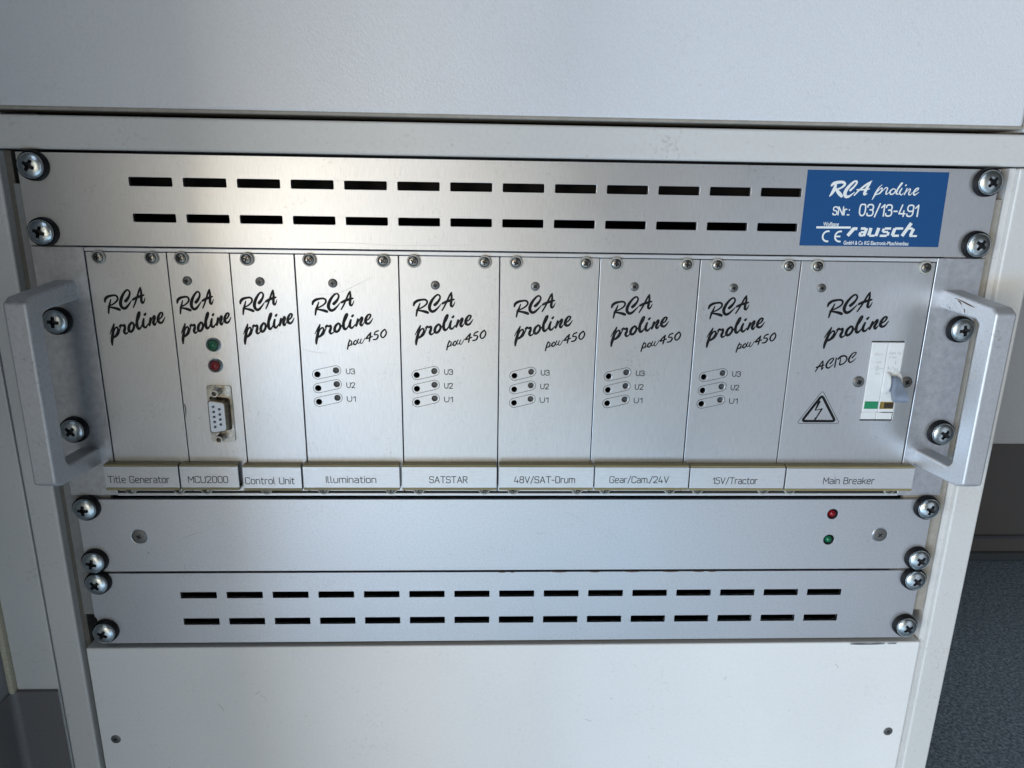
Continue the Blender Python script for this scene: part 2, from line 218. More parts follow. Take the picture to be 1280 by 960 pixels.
def plate(outer, holes, y0, y1, bev=0.25):
    """sheet with real holes: front at y0 (towards the viewer), back at y1"""
    cu = bpy.data.curves.new('c', 'CURVE'); cu.dimensions = '2D'; cu.fill_mode = 'BOTH'
    for pl in [outer]+holes:
        s = cu.splines.new('POLY'); s.points.add(len(pl)-1); s.use_cyclic_u = True
        for i, (x, z) in enumerate(pl): s.points[i].co = (x, z, 0, 1)
    cu.extrude = (y1-y0)/2
    ob = bpy.data.objects.new('tmp', cu); C.objects.link(ob)
    dg = bpy.context.evaluated_depsgraph_get(); me = bpy.data.meshes.new_from_object(ob.evaluated_get(dg))
    bpy.data.objects.remove(ob); bpy.data.curves.remove(cu)
    bm = bmesh.new(); bm.from_mesh(me); bpy.data.meshes.remove(me)
    bmesh.ops.remove_doubles(bm, verts=bm.verts, dist=1e-4)
    for v in bm.verts: v.co = Vector((v.co.x, (y0+y1)/2-v.co.z, v.co.y))
    bmesh.ops.recalc_face_normals(bm, faces=bm.faces)
    if bev:
        es = [e for e in bm.edges if len(e.link_faces) == 2 and all(abs(v.co.y-y0) < 1e-3 for v in e.verts)
              and e.calc_face_angle(0) > 1.0]
        bmesh.ops.bevel(bm, geom=es, offset=bev, segments=2, profile=0.5, affect='EDGES', clamp_overlap=True)
    return tomesh(bm)
def lathe(bm, prof, n=24, c=(0, 0, 0)):
    """prof: (radius, height towards viewer) from the axis outwards or closed; axis along -Y"""
    rings = []
    for r, h in prof:
        if r < 1e-6: rings.append([bm.verts.new((c[0], c[1]-h, c[2]))])
        else: rings.append([bm.verts.new((c[0]+r*math.cos(2*math.pi*i/n), c[1]-h, c[2]+r*math.sin(2*math.pi*i/n))) for i in range(n)])
    for a, b in zip(rings, rings[1:]):
        for i in range(n):
            j = (i+1) % n
            if len(a) == 1: bm.faces.new((a[0], b[i], b[j]))
            elif len(b) == 1: bm.faces.new((a[i], a[j], b[0]))
            else: bm.faces.new((a[i], a[j], b[j], b[i]))
def lathe_me(prof, n=24, ang=40):
    bm = bmesh.new(); lathe(bm, prof, n); me = tomesh(bm, smooth=True, angle=ang); me.transform(Matrix.Scale(MM, 4)); return me
def catmull(p, sub=5):
    if len(p) < 3: return [tuple(a+(b-a)*t/3 for a, b in zip(p[0], p[1])) for t in range(4)]
    q = []
    for i in range(len(p)-1):
        p0 = p[max(i-1, 0)]; p1 = p[i]; p2 = p[i+1]; p3 = p[min(i+2, len(p)-1)]
        for s in range(sub):
            t = s/sub
            q.append(tuple(0.5*(2*b+(-a+c)*t+(2*a-5*b+4*c-d)*t*t+(-a+3*b-3*c+d)*t**3) for a, b, c, d in zip(p0, p1, p2, p3)))
    q.append(tuple(p[-1])); return q
def ribbon(bm, pts, y, smooth=True, cap=True, k0=0):
    """brush stroke of changing width lying on plane y (mm); each step a hair higher than the last"""
    q = catmull(pts) if smooth else pts
    L = []; R = []; n = len(q)
    for i, (x, z, w) in enumerate(q):
        a = q[max(i-1, 0)]; b = q[min(i+1, n-1)]; dx, dz = b[0]-a[0], b[1]-a[1]; d = math.hypot(dx, dz) or 1
        nx, nz = -dz/d, dx/d; yy = y-0.0008*i-0.004*k0
        L.append(bm.verts.new((x+nx*w/2, yy, z+nz*w/2))); R.append(bm.verts.new((x-nx*w/2, yy, z-nz*w/2)))
    for i in range(n-1): bm.faces.new((L[i], R[i], R[i+1], L[i+1]))
    if cap:
        for i, s in ((0, -1), (n-1, 1)):
            a = q[0] if i == 0 else q[-2]; b = q[1] if i == 0 else q[-1]
            t = math.atan2(b[1]-a[1], b[0]-a[0]); r = q[i][2]/2; yy = L[i].co.y
            arc = [bm.verts.new((q[i][0]+r*math.cos(t+s*0+(math.pi/2+math.pi*k/5 if i == 0 else math.pi/2-math.pi*k/5)), yy,
                                 q[i][1]+r*math.sin(t+(math.pi/2+math.pi*k/5 if i == 0 else math.pi/2-math.pi*k/5)))) for k in range(1, 5)]
            bm.faces.new([L[i]]+arc+[R[i]])
def strokes(data, y, xf=None, smooth=True, cap=True, wk=1.0):
    bm = bmesh.new()
    for k, st in enumerate(data):
        p = [(*(xf(a, b) if xf else (a, b)), c*wk) for a, b, c in st]
        ribbon(bm, p, y, smooth, cap, k)
    for f in bm.faces:
        f.normal_update()
        if f.normal.y > 0: f.normal_flip()
    me = bpy.data.meshes.new('s'); bm.to_mesh(me); bm.free(); return me
def text(s, x, z, size, y, align='LEFT', shear=0.0, off=0.0, sx=1.0, spacing=1.0):
    cu = bpy.data.curves.new('t', 'FONT'); cu.body = s; cu.size = size; cu.align_x = align; cu.shear = shear; cu.offset = off
    cu.space_character = spacing; cu.resolution_u = 4
    ob = bpy.data.objects.new('tmp', cu); C.objects.link(ob)
    dg = bpy.context.evaluated_depsgraph_get(); me = bpy.data.meshes.new_from_object(ob.evaluated_get(dg))
    bpy.data.objects.remove(ob); bpy.data.curves.remove(cu)
    for v in me.vertices: v.co = Vector((x+v.co.x*sx, y, z+v.co.y))
    return me
def joinme(mes):
    bm = bmesh.new()
    for m in mes: bm.from_mesh(m)
    me = bpy.data.meshes.new('j'); bm.to_mesh(me); bm.free(); return me
# fine engraved single-line lettering: cap height 7, x height 5; polylines with rounded corners
G = {
 'T': (4.4, [[(0, 7), (4.4, 7)], [(2.2, 7), (2.2, 0)]]), 'i': (0, [[(0, 0), (0, 5)], [(0, 6.6), (0, 7.1)]]),
 't': (2.4, [[(0.8, 6.6), (0.8, 0), (2.4, 0)], [(0, 5), (2.3, 5)]]), 'l': (1.1, [[(0, 7), (0, 0), (1.1, 0)]]),
 'e': (3.4, [[(0, 2.6), (3.4, 2.6), (3.4, 5), (0, 5), (0, 0), (3.2, 0)]]),
 'G': (4.2, [[(4.2, 5.6), (4.2, 7), (0, 7), (0, 0), (4.2, 0), (4.2, 3.3), (2.4, 3.3)]]),
 'n': (3.3, [[(0, 0), (0, 5)], [(0, 5), (3.3, 5), (3.3, 0)]]), 'r': (2.1, [[(0, 0), (0, 5)], [(0, 4), (0.3, 5), (2.1, 5)]]),
 'a': (3.3, [[(0.2, 5), (3.3, 5), (3.3, 0)], [(3.3, 2.9), (0, 2.9), (0, 0), (3.3, 0)]]),
 'o': (3.4, [[(1.7, 5), (0, 5), (0, 0), (3.4, 0), (3.4, 5), (1.7, 5)]]), 'M': (4.8, [[(0, 0), (0, 7.001)], [(0, 7), (2.4, 2.6)], [(2.4, 2.6), (4.8, 7)], [(4.8, 7), (4.8, 0)]]),
 'C': (4, [[(4, 5.6), (4, 7), (0, 7), (0, 0), (4, 0), (4, 1.4)]]), 'U': (4.2, [[(0, 7), (0, 0), (4.2, 0), (4.2, 7)]]),
 '2': (3.9, [[(0, 5.4), (0, 7), (3.8, 7), (3.8, 4.2), (0, 0)], [(0, 0), (3.9, 0)]]), '0': (3.8, [[(1.9, 7), (0, 7), (0, 0), (3.8, 0), (3.8, 7), (1.9, 7)]]),
 'I': (0, [[(0, 0), (0, 7)]]), 'u': (3.3, [[(0, 5), (0, 0), (3.3, 0), (3.3, 5)]]),
 'm': (5.4, [[(0, 0), (0, 5)], [(0, 5), (2.7, 5), (2.7, 0)], [(2.5, 5), (5.4, 5), (5.4, 0)]]),
 'S': (3.9, [[(3.9, 5.7), (3.9, 7), (0, 7), (0, 3.6), (3.9, 3.6), (3.9, 0), (0, 0), (0, 1.3)]]),
 'A': (4.6, [[(0, 0), (2.3, 7)], [(2.3, 7), (4.6, 0)], [(0.8, 2.2), (3.8, 2.2)]]),
 'R': (4, [[(0, 0), (0, 7)], [(0, 7), (3.8, 7), (3.8, 3.3), (0, 3.3)], [(2, 3.3), (4, 0)]]),
 '4': (4, [[(1.6, 7), (0, 1.6)], [(0, 1.6), (4, 1.6)], [(3, 3.4), (3, 0)]]),
 '8': (3.8, [[(1.9, 7), (0.2, 7), (0.2, 3.7), (3.6, 3.7), (3.6, 7), (1.9, 7)], [(1.9, 3.7), (0, 3.7), (0, 0), (3.8, 0), (3.8, 3.7), (1.9, 3.7)]]),
 'V': (4.4, [[(0, 7), (2.2, 0)], [(2.2, 0), (4.4, 7)]]), '/': (2.6, [[(0, -0.6), (2.6, 7.6)]]), '-': (2.2, [[(0, 3), (2.2, 3)]]),
 'D': (4, [[(0, 0), (0, 7)], [(0, 7), (4, 7), (4, 0), (0, 0)]]), '.': (0, [[(0, 0), (0, 0.4)]]),
 '1': (1.8, [[(0, 5.2), (1.8, 7)], [(1.8, 7), (1.8, 0)]]), '5': (3.8, [[(3.6, 7), (0.4, 7), (0.1, 4.2), (3.8, 4.2), (3.8, 0), (0, 0), (0, 1.1)]]),
 'c': (3.2, [[(3.2, 4.1), (3.2, 5), (0, 5), (0, 0), (3.2, 0), (3.2, 0.9)]]),
 'B': (4, [[(0, 0), (0, 7)], [(0, 7), (3.6, 7), (3.6, 3.8), (0, 3.8)], [(0, 3.8), (4, 3.8), (4, 0), (0, 0)]]),
 'k': (3.1, [[(0, 0), (0, 7)], [(0, 1.8), (3, 5)], [(1.1, 3), (3.1, 0)]]), ' ': (1.6, []), 'N': (4.6, [[(0, 0), (0, 7)], [(0, 7), (4.6, 0)], [(4.6, 0), (4.6, 7)]]), ':': (0, [[(0, 0), (0, 0.3)], [(0, 4.4), (0, 4.7)]]),
 '3': (3.9, [[(0, 5.4), (0.1, 7), (3.7, 7), (3.7, 3.7), (1.6, 3.7)], [(1.6, 3.7), (3.9, 3.7), (3.9, 0), (0, 0), (0, 1.5)]]),
 '9': (3.8, [[(3.8, 5.2), (3.8, 7), (0, 7), (0, 3.1), (3.8, 3.1), (3.8, 5.3)], [(3.8, 5.2), (3.8, 0), (0, 0), (0, 1.3)]])}
def fillet(p, r=1.35):
    if len(p) < 3: return list(p)
    q = [p[0]]
    for a, b, c in zip(p, p[1:], p[2:]):
        A, B, D = Vector(a), Vector(b), Vector(c); u = A-B; v = D-B
        s = B+u.normalized()*min(r, u.length*0.5); e = B+v.normalized()*min(r, v.length*0.5)
        for i in range(5):
            t = i/4; q.append(tuple((s*(1-t)**2+B*2*t*(1-t)+e*t*t)))
    q.append(p[-1]); return q
def engraved(s, x0, x1, z, cap, y, wt=0.42, rad=1.35):
    st = []; x = 0
    for ch in s:
        w_, ss = G[ch]
        for p in ss: st.append([(x+a, b) for a, b in fillet(p, rad)])
        x += w_+1.35
    x -= 1.35; k = (x1-x0)/x; kz = cap/7
    return strokes([[(x0+a*k, z+b*kz, wt) for a, b in p] for p in st], y, smooth=False)

# ---------------------------------------------------------------- shared small hardware (metres, front at -Y)
def cross_head(r, base, top, arm, wid, depth, n=40, low=None, edge=0.18):
    """pan head with a real cross recess cut into it"""
    bm = bmesh.new()
    prof = [(0, top)]+[(r*s, base+(top-base)*math.sqrt(max(0, 1-(s*0.93)**2.6))) for s in (0.2, 0.4, 0.6, 0.75, 0.88, 0.96)]+[(r, base+(top-base)*edge), (r, base if low is None else low), (0, base if low is None else low)]
    lathe(bm, prof, n); head = tomesh(bm, smooth=True, angle=50)
    cut = bmesh.new()
    for a in (0, math.pi/2):
        rr = bmesh.ops.create_cube(cut, size=1)['verts']
        for v in rr:
            t = 1.0 if v.co.y < 0 else 0.45
            x = v.co.x*2*arm*t; z = v.co.z*wid*(1.0 if v.co.y < 0 else 0.6)
            y = -(top+0.6) if v.co.y < 0 else -(top-depth)
            v.co = Vector((x*math.cos(a)-z*math.sin(a), y+(0.013 if a else 0), x*math.sin(a)+z*math.cos(a)))
    lathe(cut, [(0, top+0.55), (wid*0.95, top+0.55), (wid*0.55, top-depth*1.02), (0, top-depth*1.05)], 10)
    cme = tomesh(cut); ho = bpy.data.objects.new('h', head); co = bpy.data.objects.new('c', cme)
    C.objects.link(ho); C.objects.link(co)
    head.materials.append(M['zinc']); head.materials.append(M['recess']); cme.materials.append(M['zinc']); cme.materials.append(M['recess'])
    cme.polygons.foreach_set('material_index', [1]*len(cme.polygons))
    md = ho.modifiers.new('b', 'BOOLEAN'); md.operation = 'DIFFERENCE'; md.object = co; md.solver = 'EXACT'; md.use_self = True
    dg = bpy.context.evaluated_depsgraph_get(); me = bpy.data.meshes.new_from_object(ho.evaluated_get(dg))
    bpy.data.objects.remove(ho); bpy.data.objects.remove(co)
    me.polygons.foreach_set('use_smooth', [True]*len(me.polygons)); me.set_sharp_from_angle(angle=math.radians(38))
    me.transform(Matrix.Scale(MM, 4)); return me
def setm(me, *ms):
    for i, m in enumerate(ms):
        if i < len(me.materials): me.materials[i] = m
        else: me.materials.append(m)
    return me
RACK_HEAD = cross_head(6.1, 2.6, 5.6, 3.4, 1.9, 2.3)
CUP = setm(lathe_me([(0, 0.01), (7.1, 0.01), (7.1, 1.2), (6.8, 2.9), (6.5, 3.1), (6.25, 2.9), (6.2, 2.5), (0, 2.5)], 40), M['black_plastic'])
SMALL_HEAD = setm(cross_head(2.45, 1.5, 2.5, 1.75, 0.85, 0.9, 28), M['screw_dark'], M['recess'])
COLLAR = setm(lathe_me([(0, 0.01), (3.35, 0.01), (3.35, 1.3), (3.0, 1.6), (2.6, 1.6), (2.5, 1.0), (0, 1.0)], 30), M['nylon'])
FIX_HEAD = setm(cross_head(2.3, 0.05, 1.0, 1.35, 0.9, 0.85, 24, low=-1.5), M['dull'], M['recess'])
FLAT_HEAD = setm(cross_head(4.1, 0.03, 0.5, 2.2, 0.95, 0.42, 36, low=-1.8), M['dull'], M['recess'])
DOOR_HEAD = setm(cross_head(2.9, 0.03, 0.5, 1.8, 0.9, 0.42, 30, low=-1.6), M['dull'], M['recess'])
SINK_RIM = setm(lathe_me([(3.9, 0.03), (4.5, 0.12), (4.6, 0.03)], 32), M['zinc'])
HEXNUT = setm(lathe_me([(1.0, 3.0), (1.2, 5.4), (2.1, 5.4), (2.45, 4.9), (2.45, 0.5), (0, 0.5)], 6, 20), M['nickel'])
HEXNUT_TOP = setm(lathe_me([(0, 3.2), (1.25, 3.2), (1.3, 6.2), (1.9, 6.2), (2.1, 5.6), (2.1, 0.5)], 18, 40), M['nickel'])
def rack_screw(parent, x, z, rot, y=0.0):
    s = inst('screw', RACK_HEAD, parent, (x, y, z), rot); c = inst('washer', CUP, s, (x, y, z))
    return s
def rot(): return random.uniform(0, math.pi/2)

# ---------------------------------------------------------------- setting
def struct(name, me, m, parent=None, at=(0, 0, -OZ)):
    return link(name, me, m, parent, at, 'structure')
struct('floor', boxme(-1500, 2600, -3000, 799, -OZ-30, -OZ), M['floor'])
bw = struct('wall', boxme(-1500, 2600, 806, 900, -OZ-30, 1900), M['wall'])
link('skirting_panel', boxme(-1500, 2600, 800, 805.8, -355, -175, bev=1.5), M['skirt'], bw)
link('trim_strip', boxme(-1500, 2600, 794, 805, -357.5, -352), M['trim'], bw)
link('cove', boxme(-1500, 2600, 796, 805.5, -384, -357.6), M['skirt'], bw)
link('floor_profile', boxme(-1500, 2600, 786, 805.2, -399.5, -384.2, bev=2), M['trim'], bw)
lw = struct('side_wall', boxme(-360, -293.2, -330, 3, -OZ+1, 1500), M['wall2'])
link('sealant_bead', boxme(-293.4, -290.2, -3, 2.9, -36, 600, bev=1.0), M['sealant'], lw)
bm = bmesh.new()      # coved vinyl skirting that runs along the filler panel, then turns towards the viewer
prof = [(-266.3, -1.4)]+[(-288.5+0.0, -1.4)]+[(-288.5-4.2*math.sin(t), -5.6+4.2*math.cos(t)) for t in (0.3, 0.6, 0.9, 1.2, 1.5)]+[(-292.9, -14), (-293.1, -320)]
vs = [(bm.verts.new((x, y, -35.2)), bm.verts.new((x, y, -OZ+2))) for x, y in prof]
bk = [(bm.verts.new((x-0.0, min(y+1.3, 0.2) if x > -290 else y, -34.6)),) for x, y in prof]
for a, b in zip(vs, vs[1:]): bm.faces.new((a[0], b[0], b[1], a[1]))
for i in range(len(vs)-1):
    if prof[i][0] > -289: bm.faces.new((vs[i][0], vs[i+1][0], bk[i+1][0], bk[i][0]))
link('skirting', tomesh(bm, smooth=True, angle=60), M['skirt'], lw)
fp = thing('filler_panel', 'narrow pale grey filler panel between the cabinet and the left wall corner', 'panel', (-278, 0, -OZ))
link('panel_face', boxme(-290.0, -266.3, 0.3, 14, -OZ+1, 600, bev=0.5), M['paint'], fp)

# ---------------------------------------------------------------- cabinet
cab = thing('equipment_cabinet', 'white painted metal rack cabinet holding the silver instrument panels', 'cabinet', (0, 0, -OZ))
for s in (-1, 1):
    x0, x1 = (-265.4, -250.2) if s < 0 else (250.6, 266.4)
    p = link('side_post', boxme(x0, x1, 0, 30, -OZ+2, 266.9, bev=1.1, seg=3), M['paint'], cab)
    xi = (-250.1, -246.9) if s < 0 else (247.3, 250.5)
    link('inner_return', boxme(xi[0], xi[1], 3.0 if s > 0 else 5.5, 30, -OZ+2, 266.8), M['rim_shaded'] if s < 0 else M['paint'], p)
link('top_rail', boxme(-266.4, 266.4, -0.4, 26, 267.5, 282.9, bev=1.3, seg=3), M['paint'], cab)
dr = link('drawer_front', boxme(-262, 247.0, -1.2, 24, 286.0, 620, bev=1.8, seg=3), M['textured'], cab)
link('edge_band', boxme(-262, 247.4, -1.1, 20, 285.0, 286.9, bev=0.8), M['rim'], dr)
link('upper_side', boxme(249.2, 266.4, 1.0, 30, 283.9, 620, bev=1.0), M['paint'], cab)
for s in (-1, 1):
    link('outer_side', boxme(*((-265.4, -263.9) if s < 0 else (264.9, 266.4)), 30.2, 560, -OZ+2, 620), M['paint'], cab)
link('top_cover', boxme(-263.8, 264.8, 30.2, 560, 618.5, 620), M['paint'], cab)
# dark inside of the cabinet: five walls
bm = bmesh.new(); box(bm, -246.6, 247.0, 31, 420, -20, 300)
bm.faces.ensure_lookup_table()
front = [f for f in bm.faces if all(abs(v.co.y-31) < 1e-3 for v in f.verts)]; bmesh.ops.delete(bm, geom=front, context='FACES')
link('inner_lining', tomesh(bm), M['inside'], cab)
for s in (-1, 1):
    a, b = (-246.3, -222) if s < 0 else (222, 246.3)
    r = link('mounting_rail', boxme(a, b, 2.9, 5.4, 13.4 if s > 0 else 13.6, 251.4), M['rim'] if s > 0 else M['rail_shaded'], cab)
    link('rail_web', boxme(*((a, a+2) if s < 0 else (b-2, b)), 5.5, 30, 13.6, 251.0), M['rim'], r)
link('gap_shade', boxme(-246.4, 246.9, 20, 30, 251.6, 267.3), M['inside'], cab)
door = link('lower_panel', boxme(-247.0, 246.8, 0.0, 22, -OZ+30, -7.2, bev=0.9, seg=3), M['door_paint'], cab)
inst('panel_screw', DOOR_HEAD, door, (-238, 0, -70.3), 0.3); inst('panel_screw', DOOR_HEAD, door, (236.9, 0, -71.8), 0.9)
# ink scuffs on the top edge of the lower panel and hair-like marks
link('scuff_mark', strokes([[(203, -7.6, 0.5), (208, -7.7, 0.9), (214, -7.8, 0.7), (219, -7.7, 0.8), (224, -7.6, 0.5)], [(226, -7.6, 0.5), (231, -7.5, 0.6)]], -0.95), M['scuff'], door)
hair = []
for (x, z, l, a) in ((-175, -46, 6, 1.1), (-150, -37, 4, 2.4), (45, -60, 5, 0.4), (196, -22, 4, 0.9), (-210, -93, 3, 0.5), (130, -30, 3, 2.0)):
    hair.append([(x, z, 0.18), (x+l*0.5*math.cos(a)+0.5, z-l*0.5*math.sin(a), 0.3), (x+l*math.cos(a), z-l*math.sin(a), 0.15)])
for h_ in hair: link('hair_mark', strokes([h_], -0.02), M['smudge'], door)

# ---------------------------------------------------------------- rack panels
ZS = [259.8, 228.9, 184.8, 126.9, 82.0, 49.8, 36.5, 5.2]
XL, XR = -233.2, 234.1
ROT = [0.55, 0.35, 0.10, 0.75, 0.05, 0.25, 0.85, 0.45]; ROTR = [0.70, 0.60, 1.45, 0.55, 0.35, 0.62, 0.75, 0.95]
# top vented panel
tp = thing('upper_vent_panel', 'brushed aluminium rack panel with two rows of wide slots and a blue sticker', 'vent panel', (0, 0, 222.4))
sl = []
for r, (z0, z1) in enumerate(((251.2, 255.4), (234.2, 238.2))):
    for i in range(13): x = -190+i*25.83; sl.append(rrect(x, x+20.6, z0, z1, 0.5, 2))
link('panel_plate', plate(rrect(-241.5, 240.9, 222.4, 266.1, 0.4, 2), sl, 0, 2.5, 0.22), M['brushed'], tp)
for i in (0, 1): rack_screw(tp, XL, ZS[i], ROT[i]); rack_screw(tp, XR, ZS[i], ROTR[i])
stk = link('sticker', plate([(142.6, 227.3), (215.2, 227.4), (214.4, 264.3), (142.3, 264.4)], [], -0.12, -0.01, 0), M['blue'], tp, label='blue film sticker with white lettering')
YS = -0.16
link('script_lettering', strokes([[(a, b, c*(0.98 if q < 7 else 0.76)) for a, b, c in st] for q, st in enumerate(STK)], YS), M['white_ink'], stk)
link('serial_lettering', joinme([engraved('SNr.:', 157.8, 166.0, 242.8, 3.9, YS, 0.62, 9), engraved('03/13-491', 171.3, 201.4, 242.6, 5.5, YS, 0.72, 9)]), M['white_ink'], stk)
link('logo_lettering', strokes(RAU, YS, wk=1.15, smooth=False, cap=False), M['white_ink'], stk)
ce = []
for cx, e in ((156.6, 0), (163.0, 1)):
    R_ = 2.55; ce.append([(cx+R_*math.cos(math.radians(t)), 232.1+R_*math.sin(math.radians(t)), 0.85) for t in range(75, 286, 15)])
    if e: ce.append([(cx-R_+0.2, 232.1, 0.8), (cx+0.2, 232.1, 0.8)])
link('approval_mark', strokes(ce, YS-0.02, smooth=False, cap=False), M['white_ink'], stk)
link('small_lettering', joinme([text('Wolfgang', 153.6, 237.2, 2.9, YS, off=0.05, sx=0.72), text('GmbH & Co KG Electronic-Maschinenbau', 165.3, 228.1, 2.75, YS, off=0.05, sx=0.72)]), M['white_ink'], stk)
# 1U closed panel
bp_ = thing('blank_panel', 'plain satin aluminium rack strip with one red and one green LED at its right end', 'rack panel', (0, 0, 42.4))
link('panel_plate', plate(rrect(-239.2, 238.4, 42.5, 86.3, 0.4, 2), [circ(180.9, 77.3, 3.2), circ(180.8, 61.2, 3.2)], 0, 2.5, 0.22), M['satin'], bp_)
for i in (4, 5): rack_screw(bp_, XL, ZS[i], ROT[i]); rack_screw(bp_, XR, ZS[i], ROTR[i])
for x, z, a in ((-208, 64, 0.5), (210.4, 64.2, 0.8)):
    f = inst('flat_screw', FLAT_HEAD, bp_, (x, 0, z), a); inst('screw_rim', SINK_RIM, f, (x, 0, z))
LED = lathe_me([(0, 0.9), (1.0, 0.6), (1.8, -0.1), (2.3, -1.2), (2.4, -3.0)], 24)
LEDR = setm(LED.copy(), M['led_red']); LEDG = setm(LED.copy(), M['led_green'])
HOLD = setm(lathe_me([(2.45, -0.6), (3.15, -0.5), (3.15, -3.0), (2.45, -3.0)], 24), M['black_plastic'])
for z, m_, lb in ((77.3, LEDR, 'red LED'), (61.2, LEDG, 'green LED')):
    l_ = inst('led', m_, bp_, (180.9, 0, z), label=lb); inst('led_holder', HOLD, l_, (180.9, 0, z))
# 1U vented panel
vp = thing('lower_vent_panel', 'satin aluminium rack strip with two rows of narrow slots just above the white door', 'vent panel', (0, 0, -3.6))
sl = []
for z0, z1 in ((25.2, 29.3), (8.0, 12.3)):
    for i in range(15): x = -189.4+i*25.85; sl.append(rrect(x, x+20.3, z0, z1, 0.3, 2))
link('panel_plate', plate([(-235.0, -3.8), (238.4, -3.8), (238.4, 41.2), (-239.0, 41.2), (-239.0, 14), (-237.8, 12.5), (-237.8, -3.8)], sl, 0, 2.5, 0.22), M['satin'], vp)
for i in (6, 7): rack_screw(vp, XL, ZS[i], ROT[i]); rack_screw(vp, XR, ZS[i], ROTR[i])
for a, w_ in ((-9, 4), (-2, 2), (22, 8), (44, 5), (64, 8), (86, 9), (104, 6), (112, 5)):
    link('edge_rust', strokes([[(a, 41.7+random.uniform(-.1, .15)-0.4, 0.5), (a+w_*0.5, 41.1, 0.7), (a+w_, 41.2, 0.4)]], -0.03), M['grime'], vp)

# ---------------------------------------------------------------- subrack with handles
SEP = [-215.4, -175.9, -145.0, -113.3, -61.3, -10.3, 40.6, 92.3, 144.6, 215.7]
SEP = [-215.6, -176.0, -145.2, -113.2, -61.3, -10.2, 40.7, 92.4, 144.8, 215.9]
sr = thing('card_frame', 'silver subrack frame with an angular handle on each side, carrying nine plug-in units', 'subrack', (0, 0, 89))
for s in (-1, 1):
    x0, x1 = (-241.3, -216.1) if s < 0 else (216.4, 241.3)
    fl = link('side_flange', boxme(x0, x1, 0, 2.6, 88.9, 221.8, bev=0.2, seg=1), M['flange'], sr)
    # handle: U-shaped bar with tapering legs
    a, b = (-233.0, -222.4) if s < 0 else (222.9, 233.2)
    pr = [(0, 107.0), (-36, 110.0), (-40.5, 112.5), (-40.5, 199.8), (-36.5, 202.4), (0, 205.4), (0, 195.4), (-27, 194.8), (-29.6, 192.6), (-29.6, 120.4), (-27, 117.6), (0, 116.2)]
    bm = bmesh.new(); fr = [[bm.verts.new((x, y, z)) for y, z in pr] for x in (a, b)]
    n = len(pr)
    for i in range(n): j = (i+1) % n; bm.faces.new((fr[0][i], fr[0][j], fr[1][j], fr[1][i]))
    for q in fr:
        for idx in ((0, 1, 10, 11), (1, 2, 9, 10), (2, 3, 8, 9), (3, 4, 7, 8), (4, 5, 6, 7)): bm.faces.new([q[k] for k in idx])
    bmesh.ops.recalc_face_normals(bm, faces=bm.faces)
    es = [e for e in bm.edges if len(e.link_faces) == 2 and e.calc_face_angle(0) > 0.2 and not all(abs(v.co.y) < 1e-3 for v in e.verts)]
    bmesh.ops.bevel(bm, geom=es, offset=1.2, segments=5, profile=0.5, affect='EDGES', clamp_overlap=True)
    link('handle', tomesh(bm), M['handle'], sr)
    for k in (2, 3): rack_screw(sr, XL if s < 0 else XR, ZS[k], (ROT if s < 0 else ROTR)[k])
link('upper_rail', boxme(-216.0, 216.3, 0.4, 12, 219.75, 221.7, bev=0.3), M['strip'], sr)
link('lower_rail', boxme(-216.0, 216.3, -0.5, 12, 88.8, 90.3, bev=0.2), M['strip'], sr)
link('backplane', boxme(-216.0, 216.3, 14, 16, 91.4, 219.6), M['inside'], sr)

# ---------------------------------------------------------------- nine plug-in units
names = ['Title Generator', 'MCU2000', 'Control Unit', 'Illumination', 'SATSTAR', '48V/SAT-Drum', 'Gear/Cam./24V', '15V/Tractor', 'Main Breaker']
labs = ['widest of the three narrow silver units, leftmost in the frame, strip engraved Title Generator',
        'slim silver plug-in unit with a nine-hole socket and green and red LEDs',
        'slim plain silver plug-in unit, strip engraved Control Unit',
        'silver power unit with strip engraved Illumination, first with three lamp pairs',
        'silver power unit standing between the Illumination unit and the 48V/SAT-Drum unit',
        'silver power unit with strip engraved 48V/SAT-Drum, in the middle of the frame',
        'silver power unit with strip engraved Gear/Cam./24V',
        'silver power unit with strip engraved 15V/Tractor, beside the breaker unit',
        'widest silver unit at the right with circuit breaker and lightning warning triangle']
labx = [(-217.3, -185.5, 98.2), (-175.4, -154.7, 98.2), (-145.5, -119.6, 97.4), (-102.4, -75.9, 98.3), (-47.0, -26.7, 98.3), (-1.1, 31.8, 98.4), (51.1, 83.4, 98.4), (108.3, 132.9, 97.7), (170.2, 198.7, 97.8)]
tops = [(-208.8, -183.1), (-168.6,), (-136.4,), (-105.6, -68.9), (-53.7, -17.9), (-2.1, 33.4), (48.9, 85.2), (100.9, 138.0), (153.1, 210.0)]
fix = [None, (-167.1, 205.7), (-131, 205.7), (-94.7, 205.3), (-43, 204.9), (8, 204.9), (59.1, 205.3), (110.8, 205.2), (157.1, 205.7)]
HP = [(-105.1, -95.3), (-53.3, -44.0), (-1.8, 7.0), (48.4, 57.7), (99.6, 109.6)]
def scr(x0, x1, zb, zt):   # place the traced lettering (163..194.7, 174.3..203.5) in another box
    return lambda a, b: (x0+(a-160.3)/(194.9-160.3)*(x1-x0), zb+(b-174.0)/(203.9-174.0)*(zt-zb))
def capsule(x0, z0, x1, z1, r):
    t = math.atan2(z1-z0, x1-x0); p = []
    for cx, cz, a in ((x1, z1, t-math.pi/2), (x0, z0, t+math.pi/2)):
        for i in range(11): p.append((cx+r*math.cos(a+math.pi*i/10), cz+r*math.sin(a+math.pi*i/10)))
    p.append(p[0]); return p
SPOT = setm(lathe_me([(0, -1.2), (1.55, -1.2), (1.7, -1.6)], 16), M['led_off'])
